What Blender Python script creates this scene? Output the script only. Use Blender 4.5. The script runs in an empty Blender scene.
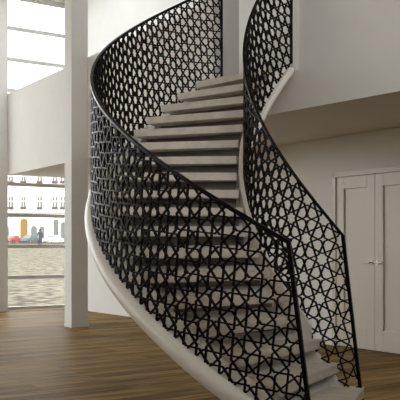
import bpy, bmesh, math, random
from mathutils import Vector, Matrix
sc = bpy.context.scene
C = sc.collection
rnd = random.Random(7)

# ---------------------------------------------------------------- camera, world, light
F = 832.0
cam = bpy.data.cameras.new('camera'); co = bpy.data.objects.new('camera', cam); C.objects.link(co)
co.location = (0, 0, 1.30); co.rotation_euler = (math.pi/2, 0, 0)
cam.sensor_width = 36; cam.lens = F/400*36; cam.shift_y = 47/400; cam.clip_end = 600
sc.camera = co
sc.view_settings.view_transform = 'Standard'; sc.view_settings.look = 'None'
sc.view_settings.gamma = 1; sc.view_settings.use_curve_mapping = False
sc.view_settings.exposure = EXPO = .95

w = bpy.data.worlds.new('overcast_sky'); sc.world = w; w.use_nodes = True
nt = w.node_tree; bg = nt.nodes['Background']
tc = nt.nodes.new('ShaderNodeTexCoord'); sp = nt.nodes.new('ShaderNodeSeparateXYZ')
rp = nt.nodes.new('ShaderNodeValToRGB')
nt.links.new(tc.outputs['Generated'], sp.inputs[0]); nt.links.new(sp.outputs['Z'], rp.inputs[0])
nt.links.new(rp.outputs[0], bg.inputs['Color'])
rp.color_ramp.elements[0].position = 0.0; rp.color_ramp.elements[0].color = (1.0, .98, .96, 1)
rp.color_ramp.elements[1].position = 0.6; rp.color_ramp.elements[1].color = (.90, .95, 1.0, 1)
bg.inputs['Strength'].default_value = 3.0
sc.cycles.max_bounces = 10; sc.cycles.diffuse_bounces = 6; sc.cycles.transparent_max_bounces = 16

# room frame: CN = far corner, U runs along the back wall to the right, V from the corner away
CN = Vector((-2.706, 17.55)); U = Vector((.563, -.8265)); V = Vector((-.8265, -.563))
ULEN, VLEN, ZC, ZS, ZU = 21.0, 14.0, 6.62, 2.75, 3.172
def P2(u, v): return CN + U*u + V*v

def area_portal(name, u0, v0, u1, v1, z0, z1, inward):
    a = P2(u0, v0); b = P2(u1, v1); m = (a+b)/2
    l = bpy.data.lights.new(name, 'AREA'); l.shape = 'RECTANGLE'; l.size = (b-a).length; l.size_y = z1-z0
    l.cycles.is_portal = True
    o = bpy.data.objects.new(name, l); C.objects.link(o)
    o.location = (m.x - inward.x*.12, m.y - inward.y*.12, (z0+z1)/2)
    o.rotation_euler = Vector((inward.x, inward.y, 0)).to_track_quat('-Z', 'Z').to_euler()
area_portal('daylight_portal', 0, 0.2, 0, VLEN-.2, 0, 6.4, U)
area_portal('daylight_portal', 1.0, VLEN, 6.8, VLEN, 3.1, 6.5, -V)

area_portal('daylight_portal', ULEN, .6, ULEN, 13.4, 2.9, 6.4, -U)
# ---------------------------------------------------------------- materials
def mat(name, col, rough=.6, metal=0.0, spec=.5, noise=0.0, nscale=6.0, bump=0.0, coat=0.0):
    m = bpy.data.materials.new(name); m.use_nodes = True; n = m.node_tree; b = n.nodes['Principled BSDF']
    b.inputs['Base Color'].default_value = (*col, 1); b.inputs['Roughness'].default_value = rough
    b.inputs['Metallic'].default_value = metal; b.inputs['Specular IOR Level'].default_value = spec
    b.inputs['Coat Weight'].default_value = coat
    if noise or bump:
        t = n.nodes.new('ShaderNodeTexCoord'); z = n.nodes.new('ShaderNodeTexNoise')
        z.inputs['Scale'].default_value = nscale; z.inputs['Detail'].default_value = 6
        n.links.new(t.outputs['Object'], z.inputs['Vector'])
        r = n.nodes.new('ShaderNodeValToRGB')
        r.color_ramp.elements[0].position = .3; r.color_ramp.elements[1].position = .7
        r.color_ramp.elements[0].color = tuple(c*(1-noise) for c in col)+(1,)
        r.color_ramp.elements[1].color = tuple(min(1, c*(1+noise)) for c in col)+(1,)
        n.links.new(z.outputs['Fac'], r.inputs[0]); n.links.new(r.outputs[0], b.inputs['Base Color'])
        if bump:
            bp = n.nodes.new('ShaderNodeBump'); bp.inputs['Strength'].default_value = bump
            bp.inputs['Distance'].default_value = .01
            n.links.new(z.outputs['Fac'], bp.inputs['Height']); n.links.new(bp.outputs[0], b.inputs['Normal'])
    return m
M = {}
M['wall'] = mat('white_plaster', (.73, .71, .685), .75, noise=.02, nscale=3, bump=.05)
M['ceil'] = mat('ceiling_plaster', (.70, .66, .60), .8, noise=.02, nscale=2)
M['stringer'] = mat('stringer_plaster', (.78, .74, .69), .35, noise=.02, nscale=5)
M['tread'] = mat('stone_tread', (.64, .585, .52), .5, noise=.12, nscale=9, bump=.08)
M['riser'] = mat('shaded_stone_riser', (.16, .137, .118), .6, noise=.1, nscale=8)  # shade of the recess under the nosings is put into this darker stone
M['steel'] = mat('black_bronze_steel', (.014, .010, .008), .32, spec=.03)
M['rail'] = mat('black_rail_steel', (.009, .007, .006), .24, spec=.08)
M['door'] = mat('door_paint', (.60, .55, .48), .3, noise=.01, nscale=2)
M['chrome'] = mat('satin_chrome', (.55, .53, .50), .35, metal=1)
M['frame'] = mat('window_frame_paint', (.55, .54, .53), .4)
M['facade'] = mat('cream_stucco', (.85, .80, .72), .9, noise=.04, nscale=.6)
M['facade2'] = mat('facade_trim', (.30, .26, .22), .9)
M['glass_dark'] = mat('dark_window_glass', (.12, .12, .115), .5)
M['ochre'] = mat('ochre_doorway', (.22, .12, .03), .8)
M['flower'] = mat('flower_box_planting', (.12, .08, .06), .9, noise=.5, nscale=20)
M['rubber'] = mat('tyre_rubber', (.03, .03, .03), .8)
M['red'] = mat('car_paint_red', (.30, .07, .06), .4)
M['teal'] = mat('car_paint_grey', (.07, .085, .09), .4)
M['white'] = mat('car_paint_white', (.7, .7, .68), .4)
M['kerb'] = mat('kerb_stone', (.07, .06, .05), .9, noise=.1, nscale=3)
M['coat'] = mat('dark_coat_cloth', (.04, .04, .05), .9)
M['skin'] = mat('skin', (.55, .36, .27), .6)
M['leaf'] = mat('green_leaf', (.12, .13, .11), .8, noise=.3, nscale=8)

def glass():
    m = bpy.data.materials.new('clear_pane'); m.use_nodes = True; n = m.node_tree; n.nodes.clear()
    o = n.nodes.new('ShaderNodeOutputMaterial'); mx = n.nodes.new('ShaderNodeMixShader')
    t = n.nodes.new('ShaderNodeBsdfTransparent'); g = n.nodes.new('ShaderNodeBsdfGlossy')
    g.inputs['Roughness'].default_value = .02; mx.inputs[0].default_value = .04
    n.links.new(t.outputs[0], mx.inputs[1]); n.links.new(g.outputs[0], mx.inputs[2])
    n.links.new(mx.outputs[0], o.inputs[0]); t.inputs[0].default_value = (.97, .98, .97, 1)
    return m
M['glass'] = glass()

def wood():
    m = bpy.data.materials.new('oak_planks'); m.use_nodes = True; n = m.node_tree; b = n.nodes['Principled BSDF']
    t = n.nodes.new('ShaderNodeTexCoord'); mp = n.nodes.new('ShaderNodeMapping')
    mp.inputs['Rotation'].default_value = (0, 0, -math.atan2(-V.y, -V.x))
    n.links.new(t.outputs['Object'], mp.inputs[0])
    br = n.nodes.new('ShaderNodeTexBrick'); br.offset = .37; br.offset_frequency = 2
    br.inputs['Scale'].default_value = 1; br.inputs['Brick Width'].default_value = 1.9
    br.inputs['Row Height'].default_value = .19; br.inputs['Mortar Size'].default_value = .004
    br.inputs['Color1'].default_value = (.155, .094, .035, 1); br.inputs['Color2'].default_value = (.30, .20, .083, 1)
    br.inputs['Mortar'].default_value = (.10, .065, .035, 1)
    n.links.new(mp.outputs[0], br.inputs['Vector'])
    g = n.nodes.new('ShaderNodeMapping'); g.inputs['Scale'].default_value = (.7, 9, 1); n.links.new(mp.outputs[0], g.inputs[0])
    z = n.nodes.new('ShaderNodeTexNoise'); z.inputs['Scale'].default_value = 2.2; z.inputs['Detail'].default_value = 8
    z.inputs['Distortion'].default_value = .6
    n.links.new(g.outputs[0], z.inputs['Vector'])
    r = n.nodes.new('ShaderNodeValToRGB'); r.color_ramp.elements[0].position = .32; r.color_ramp.elements[1].position = .68
    r.color_ramp.elements[0].color = (.50, .46, .40, 1); r.color_ramp.elements[1].color = (1.38, 1.35, 1.28, 1)
    n.links.new(z.outputs['Fac'], r.inputs[0])
    mx = n.nodes.new('ShaderNodeMixRGB'); mx.blend_type = 'MULTIPLY'; mx.inputs[0].default_value = 1
    n.links.new(br.outputs['Color'], mx.inputs[1]); n.links.new(r.outputs[0], mx.inputs[2])
    n.links.new(mx.outputs[0], b.inputs['Base Color'])
    b.inputs['Roughness'].default_value = .5; b.inputs['Specular IOR Level'].default_value = .02
    bp = n.nodes.new('ShaderNodeBump'); bp.inputs['Strength'].default_value = .12; bp.inputs['Distance'].default_value = .006
    n.links.new(z.outputs['Fac'], bp.inputs['Height']); n.links.new(bp.outputs[0], b.inputs['Normal'])
    return m
M['wood'] = wood()

def cobble():
    m = bpy.data.materials.new('pale_cobbles'); m.use_nodes = True; n = m.node_tree; b = n.nodes['Principled BSDF']
    t = n.nodes.new('ShaderNodeTexCoord'); v = n.nodes.new('ShaderNodeTexVoronoi'); v.inputs['Scale'].default_value = 3.2
    n.links.new(t.outputs['Object'], v.inputs['Vector'])
    r = n.nodes.new('ShaderNodeValToRGB'); r.color_ramp.elements[0].position = .25; r.color_ramp.elements[1].position = .75
    r.color_ramp.elements[0].color = (.19, .168, .128, 1); r.color_ramp.elements[1].color = (.08, .07, .053, 1)
    n.links.new(v.outputs['Distance'], r.inputs[0])
    n.links.new(r.outputs[0], b.inputs['Base Color']); b.inputs['Roughness'].default_value = .95; b.inputs['Specular IOR Level'].default_value = 0
    return m
M['cobble'] = cobble()

# ---------------------------------------------------------------- helpers
def build(name, bm, m, parent=None, smooth=False, kind=None):
    me = bpy.data.meshes.new(name); bmesh.ops.recalc_face_normals(bm, faces=bm.faces)
    if smooth:
        for f in bm.faces: f.smooth = True
    bm.to_mesh(me); bm.free(); me.materials.append(M[m])
    o = bpy.data.objects.new(name, me); C.objects.link(o)
    if smooth: me.set_sharp_from_angle(angle=math.radians(38))
    if parent: o.parent = parent
    elif kind: o['kind'] = kind
    return o
def empty(name, loc, label=None, cat=None, group=None, kind=None, rz=0):
    o = bpy.data.objects.new(name, None); C.objects.link(o); o.location = loc; o.rotation_euler.z = rz
    o.empty_display_size = .1
    if label: o['label'] = label
    if cat: o['category'] = cat
    if group: o['group'] = group
    if kind: o['kind'] = kind
    return o
def tag(o, label, cat, group=None):
    o['label'] = label; o['category'] = cat
    if group: o['group'] = group
    return o
def prism(bm, pts, z0, z1):
    lo = [bm.verts.new((p[0], p[1], z0)) for p in pts]; hi = [bm.verts.new((p[0], p[1], z1)) for p in pts]
    n = len(pts)
    for i in range(n):
        j = (i+1) % n; bm.faces.new((lo[i], lo[j], hi[j], hi[i]))
    bm.faces.new(lo[::-1]); bm.faces.new(hi)
def obox(bm, a, b, d0, d1, z0, z1):
    """box along the plan segment a-b, from normal offset d0 to d1"""
    a = Vector(a[:2]); b = Vector(b[:2]); t = (b-a).normalized(); n = Vector((-t.y, t.x))
    prism(bm, [a+n*d0, b+n*d0, b+n*d1, a+n*d1], z0, z1)
def box(bm, x0, x1, y0, y1, z0, z1): prism(bm, [(x0, y0), (x1, y0), (x1, y1), (x0, y1)], z0, z1)
def bar(bm, p, q, n, wid, dep):
    """rectangular bar p->q, depth along n"""
    p = Vector(p); q = Vector(q); t = (q-p).normalized(); n = Vector(n); s = t.cross(n).normalized(); n = s.cross(t)
    r = []
    for c in (p, q):
        r.append([bm.verts.new(c+s*a*wid/2+n*b*dep/2) for a, b in ((-1, -1), (1, -1), (1, 1), (-1, 1))])
    for i in range(4):
        j = (i+1) % 4; bm.faces.new((r[0][i], r[0][j], r[1][j], r[1][i]))
    bm.faces.new(r[0][::-1]); bm.faces.new(r[1])
def cyl(bm, p, q, r0, r1=None, n=16):
    r1 = r0 if r1 is None else r1
    p = Vector(p); q = Vector(q); t = (q-p).normalized(); a = t.orthogonal().normalized(); b = t.cross(a)
    R = []
    for c, r in ((p, r0), (q, r1)):
        R.append([bm.verts.new(c+(a*math.cos(k*2*math.pi/n)+b*math.sin(k*2*math.pi/n))*r) for k in range(n)])
    for i in range(n):
        j = (i+1) % n; bm.faces.new((R[0][i], R[0][j], R[1][j], R[1][i]))
    bm.faces.new(R[0][::-1]); bm.faces.new(R[1])
def bevel(o, wdt, seg=2):
    m = o.modifiers.new('bevel', 'BEVEL'); m.width = wdt; m.segments = seg; m.limit_method = 'ANGLE'
    return o

# ---------------------------------------------------------------- room shell
bm = bmesh.new(); prism(bm, [P2(-.3, -.3), P2(-.3, VLEN+.3), P2(ULEN+.3, VLEN+.3), P2(ULEN+.3, -.3)], -.25, 0); build('floor', bm, 'wood', kind='structure')
SK = (.8, 4.6, .5, 2.2)       # unseen rooflight added over the gallery to brighten the upper back wall
bm = bmesh.new()
SK2 = (18.0, 20.4, 3.0, 9.0)      # unseen roof opening added to light the pillar and upper steps
for u0, u1, v0, v1 in ((-.3, SK[0], -.3, VLEN+.3), (SK[1], SK2[0], -.3, VLEN+.3), (SK2[1], ULEN+.3, -.3, VLEN+.3), (SK[0], SK[1], -.3, SK[2]), (SK[0], SK[1], SK[3], VLEN+.3), (SK2[0], SK2[1], -.3, SK2[2]), (SK2[0], SK2[1], SK2[3], VLEN+.3)):
    prism(bm, [P2(u0, v0), P2(u0, v1), P2(u1, v1), P2(u1, v0)], ZC, ZC+.3)
build('ceiling', bm, 'ceil', kind='structure')
# back wall with the double door opening
DU0, DU1, DZ = 7.93, 9.43, 2.27
bm = bmesh.new()
for u0, u1, z0, z1 in ((-.3, DU0, 0, ZC), (DU1, ULEN+.3, 0, ZC), (DU0, DU1, DZ, ZC)):
    prism(bm, [P2(u0, 0), P2(u1, 0), P2(u1, -.3), P2(u0, -.3)], z0, z1)
prism(bm, [P2(DU0, -.2), P2(DU1, -.2), P2(DU1, -.3), P2(DU0, -.3)], 0, DZ)
build('wall_back', bm, 'wall', kind='structure')
RB = (.6, 13.4, 2.9, 6.4)  # unseen high opening added to light step fronts and columns from behind
bm = bmesh.new()
for v0, v1, z0, z1 in ((0, RB[0], 0, ZC), (RB[1], VLEN, 0, ZC), (RB[0], RB[1], 0, RB[2]), (RB[0], RB[1], RB[3], ZC)):
    prism(bm, [P2(ULEN, v0), P2(ULEN, v1), P2(ULEN+.3, v1), P2(ULEN+.3, v0)], z0, z1)
build('wall_right', bm, 'wall', kind='structure')

# window wall: bays 1.42 wide between piers, mullions every .633
MZ = [2.58-.633*k for k in (4, 3, 2, 1, 0, -1, -2, -3, -4, -5, -6)]
def glazing(n, a, b, t0, zlo=0.02):
    """full-height glazed bay between plan points a and b; t0 = outward offset"""
    w_ = empty('window_%d' % n, (a[0], a[1], 0), kind='structure')
    a3 = Vector((a[0], a[1])); b3 = Vector((b[0], b[1])); o3 = Vector((a[0], a[1]))
    t = (b3-a3).normalized()
    f = bmesh.new()
    for z in MZ:
        if z < zlo - .05: continue
        z = max(z, zlo+.02)
        h = .036 if z < 6 else .04
        obox(f, (0, 0), b3-o3, t0-.03, t0+.03, z-h, z+h)
    obox(f, (0, 0), t*.02, t0-.03, t0+.03, zlo, 6.46); obox(f, b3-o3-t*.02, b3-o3, t0-.03, t0+.03, zlo, 6.46)
    build('window_frame', f, 'frame', w_)
    g = bmesh.new(); obox(g, (0, 0), b3-o3, t0-.004, t0+.004, zlo, 6.44); build('pane', g, 'glass', w_)
kk = empty('window_31', (*P2(ULEN+.1, RB[0]), 0), kind='structure'); o2 = P2(ULEN+.1, RB[0])  # glazing of the added opening in the right wall
f = bmesh.new()
for i in range(6):
    v_ = RB[0]+(RB[1]-RB[0])*i/5; q = P2(ULEN+.1, v_)-o2; prism(f, [q-U*.03-V*.03, q+U*.03-V*.03, q+U*.03+V*.03, q-U*.03+V*.03], RB[2], RB[3])
for z_ in (RB[2]+.03, 4.8, RB[3]-.03): obox(f, P2(ULEN+.1, RB[0])-o2, P2(ULEN+.1, RB[1])-o2, -.03, .03, z_-.03, z_+.03)
build('window_frame', f, 'frame', kk)
f = bmesh.new(); obox(f, P2(ULEN+.1, RB[0])-o2, P2(ULEN+.1, RB[1])-o2, -.004, .004, RB[2], RB[3]); build('pane', f, 'glass', kk)
for wn_, SQ in ((30, SK), (32, SK2)):  # glazing of the two added roof openings
    kk = empty('window_%d' % wn_, (*P2(SQ[0], SQ[2]), ZC+.3), kind='structure'); o2 = P2(SQ[0], SQ[2])
    f = bmesh.new()
    for i in range(6):
        u_ = SQ[0]+(SQ[1]-SQ[0])*i/5
        obox(f, P2(u_, SQ[2])-o2, P2(u_, SQ[3])-o2, -.03, .03, -.06, 0)
    for v_ in (SQ[2], SQ[3]): obox(f, P2(SQ[0], v_)-o2, P2(SQ[1], v_)-o2, -.03, .03, -.06, 0)
    build('window_frame', f, 'frame', kk)
    f = bmesh.new(); prism(f, [P2(a, b)-o2 for a, b in ((SQ[0], SQ[2]), (SQ[0], SQ[3]), (SQ[1], SQ[3]), (SQ[1], SQ[2]))], -.03, -.02); build('pane', f, 'glass', kk)
bm = bmesh.new(); piers = []
k = 1
v0 = .0
while v0 + 1.50 < VLEN:
    v1 = v0 + 1.50
    if k == 1: v1 = 1.41
    glazing(k, P2(0, v0), P2(0, v1), -.1)
    pv = v1 + .35
    prism(bm, [P2(0.0, v1), P2(0.0, min(pv, VLEN)), P2(-.3, min(pv, VLEN)), P2(-.3, v1)], 0, ZC)
    v0 = pv; k += 1
prism(bm, [P2(0, -.3), P2(0, 0), P2(-.3, 0), P2(-.3, -.3)], 0, ZC)
prism(bm, [P2(0, v0), P2(0, VLEN+.3), P2(-.3, VLEN+.3), P2(-.3, v0)], 0, ZC) if v0 < VLEN else None
prism(bm, [P2(0, 0), P2(0, VLEN), P2(-.3, VLEN), P2(-.3, .1)], 6.44, ZC)
build('wall_window', bm, 'wall', kind='structure')
# left side wall; unseen high glazing added to bring light from the left
bm = bmesh.new(); u0 = 1.2
prism(bm, [P2(0, VLEN), P2(u0, VLEN), P2(u0, VLEN+.3), P2(0, VLEN+.3)], 0, ZC)
while u0 + 2.4 < 8.0:
    glazing(k, P2(u0, VLEN), P2(u0+2.2, VLEN), -.1, 3.2); k += 1
    prism(bm, [P2(u0+2.2, VLEN), P2(u0+2.6, VLEN), P2(u0+2.6, VLEN+.3), P2(u0+2.2, VLEN+.3)], 0, ZC)
    u0 += 2.6
prism(bm, [P2(u0, VLEN), P2(ULEN+.3, VLEN), P2(ULEN+.3, VLEN+.3), P2(u0, VLEN+.3)], 0, ZC)
prism(bm, [P2(0, VLEN), P2(ULEN, VLEN), P2(ULEN, VLEN+.3), P2(0, VLEN+.3)], 6.44, ZC)
prism(bm, [P2(0, VLEN), P2(ULEN, VLEN), P2(ULEN, VLEN+.3), P2(0, VLEN+.3)], 0, 3.2)
build('wall_left', bm, 'wall', kind='structure')

# ---------------------------------------------------------------- stair geometry
CX, CY, RO, RI, DTH = 1.6575, 7.6615, 2.6335, 1.2617, .1187
ZN0, PIT = 2.0199, .17/.1187
def zn(th): return ZN0 + PIT*th
def pt(R, th, z): return Vector((CX-R*math.cos(th), CY+R*math.sin(th), z))
TH1 = .8048
steps = []
for j in range(18):
    th = TH1 - j*DTH
    z = ZU - .17*j
    if j > 9: z = (ZU-1.53) - (j-9)*.18
    if j == 17: z = .205; th = -1.26
    steps.append((th, z))
TEO, TEI = 1.010, .972
RT = 2.465

# gallery slab along the back wall, ends on the stair head
parP0 = Vector((-3.885, 16.765)); parP1 = Vector((.05, 10.62))
fas0 = Vector((.736, 9.14)); fd = Vector((.622, -.783)); fas1 = fas0 + fd*12.05
far = P2(ULEN, 0)
arc = [pt(RO, TEO, 0), pt(RI+.05, TEO, 0)]
def wp(p): return CN + U*((p-CN).dot(U))
front = [parP0, parP1, arc[0].xy, fas0, fas1]
bm = bmesh.new(); T_, B_ = [], []
for p in front:
    T_.append([bm.verts.new((q.x, q.y, ZU)) for q in (p, wp(p))]); B_.append([bm.verts.new((q.x, q.y, ZS)) for q in (p, wp(p))])
for i in range(4):
    bm.faces.new((T_[i][0], T_[i+1][0], T_[i+1][1], T_[i][1])); bm.faces.new((B_[i][0], B_[i][1], B_[i+1][1], B_[i+1][0]))
    bm.faces.new((T_[i][0], B_[i][0], B_[i+1][0], T_[i+1][0])); bm.faces.new((T_[i][1], T_[i+1][1], B_[i+1][1], B_[i][1]))
for i in (0, 4): bm.faces.new((T_[i][0], T_[i][1], B_[i][1], B_[i][0]))
build('floor_gallery', bm, 'wall', kind='structure')
# solid parapet of the gallery
bm = bmesh.new(); obox(bm, parP0, parP1, -.004, .14, ZS-.002, 4.385); build('wall_parapet', bm, 'wall', kind='structure')
# full-height wall over the right-hand gallery edge
E1 = Vector((1.033, 8.764)); E0 = Vector((1.042, 9.30)); E2 = E1 + fd*11.5
nb = Vector((.783, .622))
bm = bmesh.new(); prism(bm, [E0, E1, E2, E2+nb*.3, Vector((1.20, 9.18))], ZS-.002, ZC); build('wall_gallery', bm, 'wall', kind='structure')

# unseen slab added over the camera end to shade the lower stair
bm = bmesh.new(); prism(bm, [P2(15.2, .02), P2(15.2, VLEN), P2(ULEN, VLEN), P2(ULEN, .02)], ZS+.01, ZU-.01); build('floor_shade_slab', bm, 'wall', kind='structure')
# columns
def column(corner, s, label, z0=0, z1=ZC):
    e = empty('column', (corner[0], corner[1], z0), label, 'column', 'square white columns of the hall')
    r = Vector((.848, .53)); l = Vector((-.53, .848))
    b = bmesh.new(); prism(b, [Vector((0, 0)), r*s, r*s+l*s, l*s], 0, z1-z0); bevel(build('shaft', b, 'wall', e), .006)
    b = bmesh.new(); q = -(r+l)*.004; S = s+.008
    prism(b, [q, q+r*S, q+r*S+l*S, q+l*S], 0, .05); build('foot_plate', b, 'wall', e)
column((-2.07, 13.4), .289, 'square white column standing on the oak floor in front of the tall window')
column((.185, 10.25), .36, 'square greyish white column standing at the head of the stairs', ZU)

# door_1 : double door
dr = empty('door_1', (*P2(DU0, 0), 0), kind='structure', rz=math.atan2(U.y, U.x))
# local x along the wall, -y into the room
WD = DU1-DU0
b = bmesh.new(); box(b, 0, .062, -.02, .12, 0, DZ); box(b, WD-.062, WD, -.02, .12, 0, DZ); box(b, 0, WD, -.02, .12, DZ-.055, DZ)
build('door_frame', b, 'door', dr)
for s in (0, 1):
    x0 = .064 if s == 0 else WD/2+.002; x1 = WD/2-.002 if s == 0 else WD-.064
    b = bmesh.new(); y0, y1 = .0, .045
    pl, pr, pb, ptp = x0+.135, x1-.135, .266, 2.055
    box(b, x0, pl, y0, y1, .008, DZ-.058); box(b, pr, x1, y0, y1, .008, DZ-.058)
    box(b, pl, pr, y0, y1, .008, pb); box(b, pl, pr, y0, y1, ptp, DZ-.058)
    lf = bevel(build('door_leaf', b, 'door', dr), .004)
    b = bmesh.new(); box(b, pl-.002, pr+.002, .022, .04, pb-.002, ptp+.002); build('panel', b, 'door', lf)
    hx = WD/2 + (-.05 if s == 0 else .05); sg = -1 if s == 0 else 1
    b = bmesh.new(); cyl(b, (hx, y0+.001, 1.107), (hx, y0-.012, 1.107), .026); cyl(b, (hx, y0-.01, 1.107), (hx, y0-.055, 1.107), .009)
    cyl(b, (hx-.008*sg, y0-.052, 1.107), (hx+.115*sg, y0-.052, 1.107), .0105)
    build('door_handle', b, 'chrome', lf, smooth=True)

# ---------------------------------------------------------------- staircase
st = empty('staircase', (CX, CY, 0), 'white curved staircase with grey stone steps, rising left from the oak floor', 'staircase')
off = Vector((CX, CY, 0))
def sector(bm, r0, r1, ta, tb, z0, z1, n=5):
    rings = []
    for i in range(n+1):
        th = ta+(tb-ta)*i/n
        rings.append([bm.verts.new(pt(r, th, z)-off) for r, z in ((r0, z0), (r1, z0), (r1, z1), (r0, z1))])
    for i in range(n):
        for k in range(4):
            l = (k+1) % 4; bm.faces.new((rings[i][k], rings[i][l], rings[i+1][l], rings[i+1][k]))
    bm.faces.new(rings[0][::-1]); bm.faces.new(rings[-1])
for j, (th, z) in enumerate(steps):
    nxt = steps[j-1][0] if j else TEO
    low = th < -.80
    ri = RI-.055 if low else RI+.06
    b = bmesh.new(); sector(b, ri, RT, th, nxt + (.06 if j else 0), z-.072, z)
    bevel(build('tread', b, 'tread', st), .004)
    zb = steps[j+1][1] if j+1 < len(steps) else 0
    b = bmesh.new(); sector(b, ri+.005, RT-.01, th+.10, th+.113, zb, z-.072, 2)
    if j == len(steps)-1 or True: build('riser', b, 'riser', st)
def sweep(bm, prof, ta, tb, n, zf, zmin=None, zmax=None):
    """sweep profile [(R, dz)] from ta to tb"""
    rings = []
    for i in range(n+1):
        th = ta+(tb-ta)*i/n; r_ = []
        for R, dz in prof:
            z = zf(th)+dz
            if zmin is not None: z = max(zmin, z)
            if zmax is not None: z = min(zmax, z)
            r_.append(bm.verts.new(pt(R, th, z)-off))
        rings.append(r_)
    m = len(prof)
    for i in range(n):
        for k in range(m):
            l = (k+1) % m; bm.faces.new((rings[i][k], rings[i][l], rings[i+1][l], rings[i+1][k]))
    bm.faces.new(rings[0][::-1]); bm.faces.new(rings[-1])
b = bmesh.new()
sweep(b, [(2.44, -.17), (2.60, -.185), (2.655, -.20), (2.685, -.235), (2.695, -.28), (2.68, -.325), (2.64, -.36), (2.58, -.378), (2.44, -.385)], -1.34, TEO, 90, zn, .001, ZU-.002)
build('outer_stringer', b, 'stringer', st, smooth=True)
b = bmesh.new()
sweep(b, [(RI+.037, -.02), (RI-.0, -.02), (RI-.0, -.185), (RI-.045, -.2), (RI-.06, -.25), (RI-.045, -.30), (RI+.0, -.32), (RI+.037, -.32)], -.92, TEI, 84, zn, .001, ZU-.002)
build('inner_stringer', b, 'stringer', st, smooth=True)
b = bmesh.new(); sweep(b, [(RI+.03, -.30), (2.45, -.30), (2.45, -.38), (RI+.03, -.32)], -1.2, TEI, 80, zn, .001, ZU-.003)
build('soffit', b, 'wall', st, smooth=True)
# closed inner flank of the lowest steps
b = bmesh.new(); sweep(b, [(RI-.045, -.20), (RI+.03, -.20), (RI+.03, -.34), (RI-.045, -.34)], -1.16, -.90, 20, zn, .001)
build('inner_flank', b, 'stringer', st, smooth=True)

# ---------------------------------------------------------------- lattice railings
A = .222
def lattice(R, ta_top, lean, te, Htop, Hbot, name_parent, wid, dep, phi, ou, ov):
    q0 = Vector((R*ta_top, zn(ta_top)+Htop)); q3 = Vector((R*te, zn(te)+Htop))
    q1 = Vector((R*(ta_top-lean*(Htop-Hbot)/Htop), 0)); q1.y = zn(q1.x/R)+Hbot
    q2 = Vector((R*te, zn(te)+Hbot))
    poly = [q0, q1, q2, q3]
    def clip(p, q):
        t0, t1 = 0.0, 1.0; d = q-p
        for i in range(4):
            a = poly[i]; e = poly[(i+1) % 4]-a; n = Vector((-e.y, e.x))   # inside = left
            pa = n.dot(p-a); dd = n.dot(d)
            if abs(dd) < 1e-12:
                if pa < 0: return None
                continue
            t = -pa/dd
            if dd > 0: t0 = max(t0, t)
            else: t1 = min(t1, t)
            if t0 >= t1: return None
        return p+d*t0, p+d*t1
    # star pattern: polygons in contact, rays at 67.5 deg on the 4.8.8 tiling
    c = math.cos; s_ = math.sin; d2 = math.radians
    p2r = .5*c(d2(67.5))/c(d2(22.5))
    cell = []
    for k in range(8):
        a = k*math.pi/4
        for sg in (-1, 1):
            m_ = Vector((c(a), s_(a)))*.5
            inner = Vector((c(a+sg*math.pi/4), s_(a+sg*math.pi/4)))*p2r
            cell.append((m_, inner))
    r2 = math.sqrt(.5)
    for k in range(4):      # small square at (.5,.5): arms meet at a tiny four-pointed star
        a = k*math.pi/2+math.pi/4
        m_ = Vector((.5, .5))+Vector((c(a), s_(a)))*(r2-.5)
        g = (r2-.5)*.2071*1.414
        for sg in (-1, 1):
            cell.append((m_, Vector((.5, .5))+Vector((c(a+sg*math.pi/4), s_(a+sg*math.pi/4)))*g*1.414))
    bm = bmesh.new(); cp, sp_ = c(phi), s_(phi)
    rot = lambda v_: Vector((v_.x*cp-v_.y*sp_, v_.x*sp_+v_.y*cp))
    org = q0
    L = (q3-q0).length; cnt = 0
    for i in range(-10, int(L/A)+12):
        for jj in range(-14, 12):
            o_ = Vector((i+ou, jj+ov))
            for p, q in cell:
                r = clip(org+rot((o_+p)*A), org+rot((o_+q)*A))
                if not r: continue
                p_, q_ = r
                if (q_-p_).length < .004: continue
                e = (q_-p_).normalized()*wid*.25
                n_ = 2 if R < 2 and abs((q_-p_).x) > .06 else 1
                for h_ in range(n_):
                    x_ = p_-e*(h_ == 0)+(q_-p_)*(h_/n_); y_ = p_+(q_-p_)*((h_+1)/n_)+e*(h_ == n_-1)
                    th = (x_.x+y_.x)/2/R
                    bar(bm, pt(R, x_.x/R, x_.y)-off, pt(R, y_.x/R, y_.y)-off, (-c(th), s_(th), 0), wid, dep); cnt += 1
    # keep the foot of the panel out of the floor
    for v_ in bm.verts:
        if v_.co.z < .01: v_.co.z = .01
    pn = build('lattice_panel', bm, 'steel', name_parent)
    # handrail
    b = bmesh.new(); hw, hh = .014, .016
    sweep(b, [(R-hw, -hh+Htop), (R+hw, -hh+Htop), (R+hw, hh+Htop), (R-hw, hh+Htop)], ta_top-.004, te, 110, zn)
    bevel(build('handrail', b, 'rail', name_parent, smooth=True), .005)
    # end posts
    b = bmesh.new(); thf = q1.x/R
    N = 4
    for i in range(N):
        a0 = i/N; a1 = (i+1)/N
        ta = ta_top+(thf-ta_top)*a0; tb = ta_top+(thf-ta_top)*a1
        za = q0.y+(q1.y-q0.y)*a0; zb = q0.y+(q1.y-q0.y)*a1
        bar(b, pt(R, ta, za)-off, pt(R, tb, max(zb, .005))-off, (-c(ta), s_(ta), 0), .026, .028)
    build('end_post', b, 'rail', name_parent)
    b = bmesh.new(); z_lo = max(zn(te)+Hbot, ZU-.19)
    bar(b, pt(R, te, z_lo)-off, pt(R, te, zn(te)+Htop+.015)-off, (-c(te), s_(te), 0), .022, .022)
    build('end_post', b, 'rail', name_parent)
    print('bars', cnt)
ro = empty('stair_railing', off, 'black star lattice railing along the outer left side of the curved stair', 'railing')
lattice(RO, -1.141, .05, TEO, .945, -.215, ro, .0108, .018, math.atan2(PIT, RO), .10, -.07)
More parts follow.
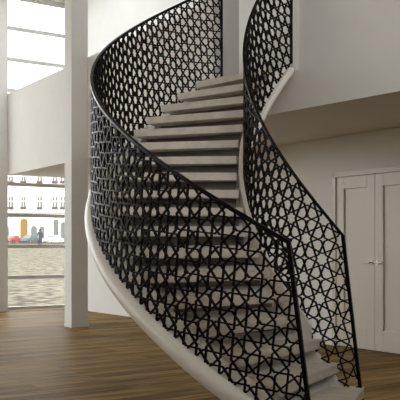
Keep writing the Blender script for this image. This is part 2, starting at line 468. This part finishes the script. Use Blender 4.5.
ri_ = empty('stair_railing', off, 'black star lattice railing on the inner right side of the curved stair', 'railing')
lattice(RI-.012, -1.1275, .105, TEI, .986, -.195, ri_, .0105, .018, math.atan2(PIT, RI), -.117, -.152)

# ---------------------------------------------------------------- the square outside
def gz(y): return -.12 + max(0, min(y, 76)-19)*.0235 + max(0, y-76)*.0100
bm = bmesh.new()
ys = [17.4, 19, 40, 76, 130, 180, 300]
def edge(x): return 17.55 + (x+2.7)*.68 if x > -2.7 else 17.55 + (x+2.7)*.68
pr_ = None
top = []
for y in ys:
    xs = (-160, 120)
    top.append([bm.verts.new((x, y if y > 20 else y, gz(y))) for x in xs])
for a, b2 in zip(top, top[1:]): bm.faces.new((a[0], a[1], b2[1], b2[0]))
# strip beside the window wall, left and nearer
l0 = [bm.verts.new((-160, -40, -.12)), bm.verts.new((-2.9, -40, -.12))]
q = [P2(-.3, 0), P2(-.3, VLEN+.3)]
pts = [(-160, 17.4), (q[0].x-.2, 17.4), (q[0].x, q[0].y), (q[1].x, q[1].y), P2(ULEN+.3, VLEN+.3), (-2.0, -40), (-160, -40)]
bm.faces.new([bm.verts.new((p[0], p[1], -.12)) for p in pts])
for v_ in l0: bm.verts.remove(v_)
bmesh.ops.triangulate(bm, faces=[f for f in bm.faces if len(f.verts) > 4])
build('floor_square', bm, 'cobble', kind='structure')

# kerb in front of the parked cars
KY = 141
bm = bmesh.new(); box(bm, -80, 40, KY, KY+.5, gz(KY)-.05, gz(KY)+.22); tag(build('kerb', bm, 'kerb'), 'long grey kerb stone edging the cobbles in front of the parked cars', 'kerb')

# building across the square
BY = 165; bz = gz(BY); BX = -31.0
bd = empty('building', (BX, BY, bz), 'cream three storey building with flower boxes across the cobbled square', 'building')
rows = [(6.9, 2.3), (12.0, 2.2)]
pxx = lambda p: (p-200)/F*BY-BX
cols = [pxx(23.5), pxx(39.8), pxx(55), pxx(63)]
cols = [cols[0]-2.5*i for i in (4, 3, 2, 1)] + cols + [cols[-1]+2.4*i for i in (1, 2, 3, 4, 5)]
b = bmesh.new(); box(b, -26, 24, 0, 9, -.5, 17.4); build('wall', b, 'facade', bd)
b = bmesh.new(); box(b, -26.2, 24.2, -.2, 0, 5.85, 6.0); box(b, -26.3, 24.3, -.4, 0, 17.0, 17.4); build('cornice', b, 'facade2', bd)
b = bmesh.new(); cyl(b, (pxx(11.5), -.12, 0), (pxx(11.5), -.12, 17), .07, n=8); build('drainpipe', b, 'facade2', bd)
for cx_ in cols:
    for z0, h in rows:
        fr = bmesh.new(); box(fr, cx_-.58, cx_+.58, -.07, .02, z0-.08, z0)
        box(fr, cx_-.06, cx_+.06, -.07, .02, z0, z0+h); box(fr, cx_-.52, cx_+.52, -.07, .02, z0+h*.55, z0+h*.63)
        wf = build('window', fr, 'facade', bd)
        for sg in (-1, 1):
            p = bmesh.new(); pts = [(sg*.06, 0), (sg*.46, 0), (sg*.46, h-.18), (sg*.36, h-.04), (sg*.26, h), (sg*.16, h-.04), (sg*.06, h-.18)]
            f1 = [p.verts.new((cx_+a, -.03, z0+c_)) for a, c_ in pts]; f2 = [p.verts.new((cx_+a, 0.01, z0+c_)) for a, c_ in pts]
            p.faces.new(f1); p.faces.new(f2[::-1])
            for i in range(7): k2 = (i+1) % 7; p.faces.new((f1[i], f1[k2], f2[k2], f2[i]))
            build('pane', p, 'glass_dark', wf)
        p = bmesh.new()
        bmesh.ops.create_cube(p, size=1, matrix=Matrix.Translation((cx_, -.25, z0-.02)) @ Matrix.Diagonal((1.15, .35, .34, 1)))
        bmesh.ops.subdivide_edges(p, edges=p.edges[:], cuts=4, use_grid_fill=True)
        for v_ in p.verts:
            if v_.co.z > z0-.12: v_.co += Vector((rnd.uniform(-.05, .05), rnd.uniform(-.09, .06), rnd.uniform(-.09, .13)))
        build('flower_box', p, 'flower', bd)
# ground floor openings
for cx_, wd, hh, mt in ((pxx(24), 1.5, 4.9, 'ochre'), (pxx(34), 1.2, 3.4, 'glass_dark'), (pxx(42), 1.0, 3.3, 'glass_dark'), (pxx(5), 1.6, 3.6, 'glass_dark'), (pxx(56), 1.0, 4.7, 'leaf'), (pxx(64), 1.3, 4.2, 'glass_dark'), (pxx(-12), 2, 3.8, 'glass_dark'), (pxx(85), 1.6, 3.7, 'glass_dark'), (pxx(110), 1.6, 3.7, 'ochre')):
    p = bmesh.new(); f1 = []; n = 8
    pts = [(-wd/2, .05), (wd/2, .05)] + [(wd/2*math.cos(math.pi*i/n), hh-wd/2+wd/2*math.sin(math.pi*i/n)) for i in range(n+1)]
    f1 = [p.verts.new((cx_+a, -.06, c_)) for a, c_ in pts]; f2 = [p.verts.new((cx_+a, .02, c_)) for a, c_ in pts]
    p.faces.new(f1); p.faces.new(f2[::-1])
    for i in range(len(pts)): k2 = (i+1) % len(pts); p.faces.new((f1[i], f1[k2], f2[k2], f2[i]))
    build('doorway', p, mt, bd)

# parked cars
def car(px, y, L, H, paint, label, flip=1):
    e = empty('car', ((px-200)/F*y, y, gz(y)), label, 'car', 'cars parked across the square')
    e.rotation_euler.z = math.radians(60 if flip > 0 else -120)
    h = L/2; W = .86
    prof = [(-h, .35), (-h, .75), (-h+.12, .92), (-h+.75, 1.0), (-h+1.25, H), (-.1, H+.03), (h*.35, H-.02), (h-1.15, 1.0), (h-.15, .86), (h, .62), (h, .32), (h-.4, .22), (-h+.3, .22)]
    b = bmesh.new()
    cs = []
    for yy, k_ in ((-W, .93), (-W*.9, 1), (W*.9, 1), (W, .93)):
        cs.append([b.verts.new((x*(1 if k_ == 1 else .985), yy*(1 if z < 1.05 else .84), .3+(z-.3)*(1 if k_ == 1 else .97))) for x, z in prof])
    n = len(prof)
    for i in range(3):
        for k2 in range(n):
            l = (k2+1) % n; b.faces.new((cs[i][k2], cs[i][l], cs[i+1][l], cs[i+1][k2]))
    b.faces.new(cs[0][::-1]); b.faces.new(cs[3])
    build('body', b, paint, e, smooth=True)
    for sy in (-1, 1):
        b = bmesh.new(); ws = [(-h+.95, 1.02), (-h+1.35, H-.08), (h*.30, H-.1), (h-1.35, 1.02)]
        for z_ in (0, 1):
            pass
        yo = W*.9*.86
        f1 = [b.verts.new((x, sy*(W*(.93 if z < 1.1 else .86)+.01), z)) for x, z in ws]; f2 = [b.verts.new((x, sy*(W*(.93 if z < 1.1 else .86)-.1), z)) for x, z in ws]
        b.faces.new(f1); b.faces.new(f2[::-1])
        for i in range(4): k2 = (i+1) % 4; b.faces.new((f1[i], f1[k2], f2[k2], f2[i]))
        build('side_window', b, 'glass_dark', e)
        xa, za, xb, zb = ((-h+.80, 1.03, -h+1.22, H-.07), (h-1.22, 1.03, h*.37, H-.10))[sy > 0]
        b = bmesh.new(); n_ = -.05 if sy < 0 else .05
        f1 = [b.verts.new(p_) for p_ in ((xa+n_, -.72, za), (xa+n_, .72, za), (xb+n_, .62, zb), (xb+n_, -.62, zb))]
        f2 = [b.verts.new(p_) for p_ in ((xa-n_, -.72, za), (xa-n_, .72, za), (xb-n_, .62, zb), (xb-n_, -.62, zb))]
        b.faces.new(f1); b.faces.new(f2[::-1])
        for i in range(4): k2 = (i+1) % 4; b.faces.new((f1[i], f1[k2], f2[k2], f2[i]))
        build('windscreen', b, 'glass_dark', e)
        b = bmesh.new(); box(b, -.001, .001, 0, .1, 0, .1); b.clear(); box(b, sy*(h-.02)-.04, sy*(h-.02)+.04, -.7, .7, .36, .50); build('bumper', b, 'glass_dark', e)
        for sx in (-1, 1):
            b = bmesh.new(); x = sx*(h-.8); cyl(b, (x, sy*.9, .32), (x, sy*.68, .32), .32, n=16); wl = build('wheel', b, 'rubber', e, smooth=True)
            b = bmesh.new(); cyl(b, (x, sy*.915, .32), (x, sy*.88, .32), .19, n=12); build('hub_cap', b, 'chrome', wl, smooth=True)
car(13.5, 150, 3.7, 1.42, 'red', 'small red car parked across the square, at the left edge of the window')
car(31, 150, 3.9, 1.50, 'teal', 'dark grey car parked beside the red car across the square')
car(53, 150, 3.9, 1.45, 'white', 'white car parked to the right of the standing person', -1)

# person in the square
def person(px, y, H):
    z = gz(y)
    me = bpy.data.meshes.new('body'); s = H/1.75
    J = [(0, 0, .95), (0, 0, 1.15), (0, 0, 1.38), (0, 0, 1.50), (0, -.01, 1.60), (0, 0, 1.70),
         (.17, 0, 1.40), (.24, .02, 1.15), (.24, -.08, .90), (-.17, 0, 1.40), (-.24, .02, 1.15), (-.24, -.06, .90),
         (.09, 0, .88), (.10, -.02, .50), (.11, .03, .08), (.12, -.12, .04), (-.09, 0, .88), (-.11, .05, .50), (-.12, .12, .08), (-.12, -.02, .04)]
    Ed = [(0, 1), (1, 2), (2, 3), (3, 4), (4, 5), (2, 6), (6, 7), (7, 8), (2, 9), (9, 10), (10, 11), (0, 12), (12, 13), (13, 14), (14, 15), (0, 16), (16, 17), (17, 18), (18, 19)]
    Rr = [.14, .13, .16, .06, .095, .08, .07, .05, .04, .07, .05, .04, .10, .07, .05, .04, .10, .07, .05, .04]
    me.from_pydata([(a*s, b_*s, c_*s) for a, b_, c_ in J], Ed, [])
    o = bpy.data.objects.new('person', me); C.objects.link(o); me.materials.append(M['coat'])
    m = o.modifiers.new('skin', 'SKIN'); sv = me.skin_vertices[0].data
    for v_, r in zip(sv, Rr): v_.radius = (r*s, r*s)
    sv[0].use_root = True
    o.modifiers.new('sub', 'SUBSURF').levels = 1
    o.location = ((px-200)/F*y, y, z)
    tag(o, 'person in dark clothes standing on the cobbles before the parked cars', 'person')
    b = bmesh.new(); bmesh.ops.create_uvsphere(b, u_segments=12, v_segments=8, radius=.112*s, matrix=Matrix.Translation((0, .015*s, 1.655*s)))
    for v_ in b.verts:
        if v_.co.y < -.02*s and v_.co.z < 1.68*s: v_.co.y = -.02*s
    build('hair', b, 'coat', o, smooth=True)
    b = bmesh.new(); cs = []
    for zz, rx, ry in ((.62, .21, .16), (.95, .17, .14), (1.2, .15, .13), (1.42, .17, .12), (1.49, .08, .08)):
        cs.append([b.verts.new((rx*s*math.cos(i*math.pi/6), ry*s*math.sin(i*math.pi/6), zz*s)) for i in range(12)])
    for a, c_ in zip(cs, cs[1:]):
        for i in range(12): b.faces.new((a[i], a[(i+1) % 12], c_[(i+1) % 12], c_[i]))
    b.faces.new(cs[0][::-1]); b.faces.new(cs[-1]); build('coat', b, 'coat', o, smooth=True)
person(40, 76, 1.75)
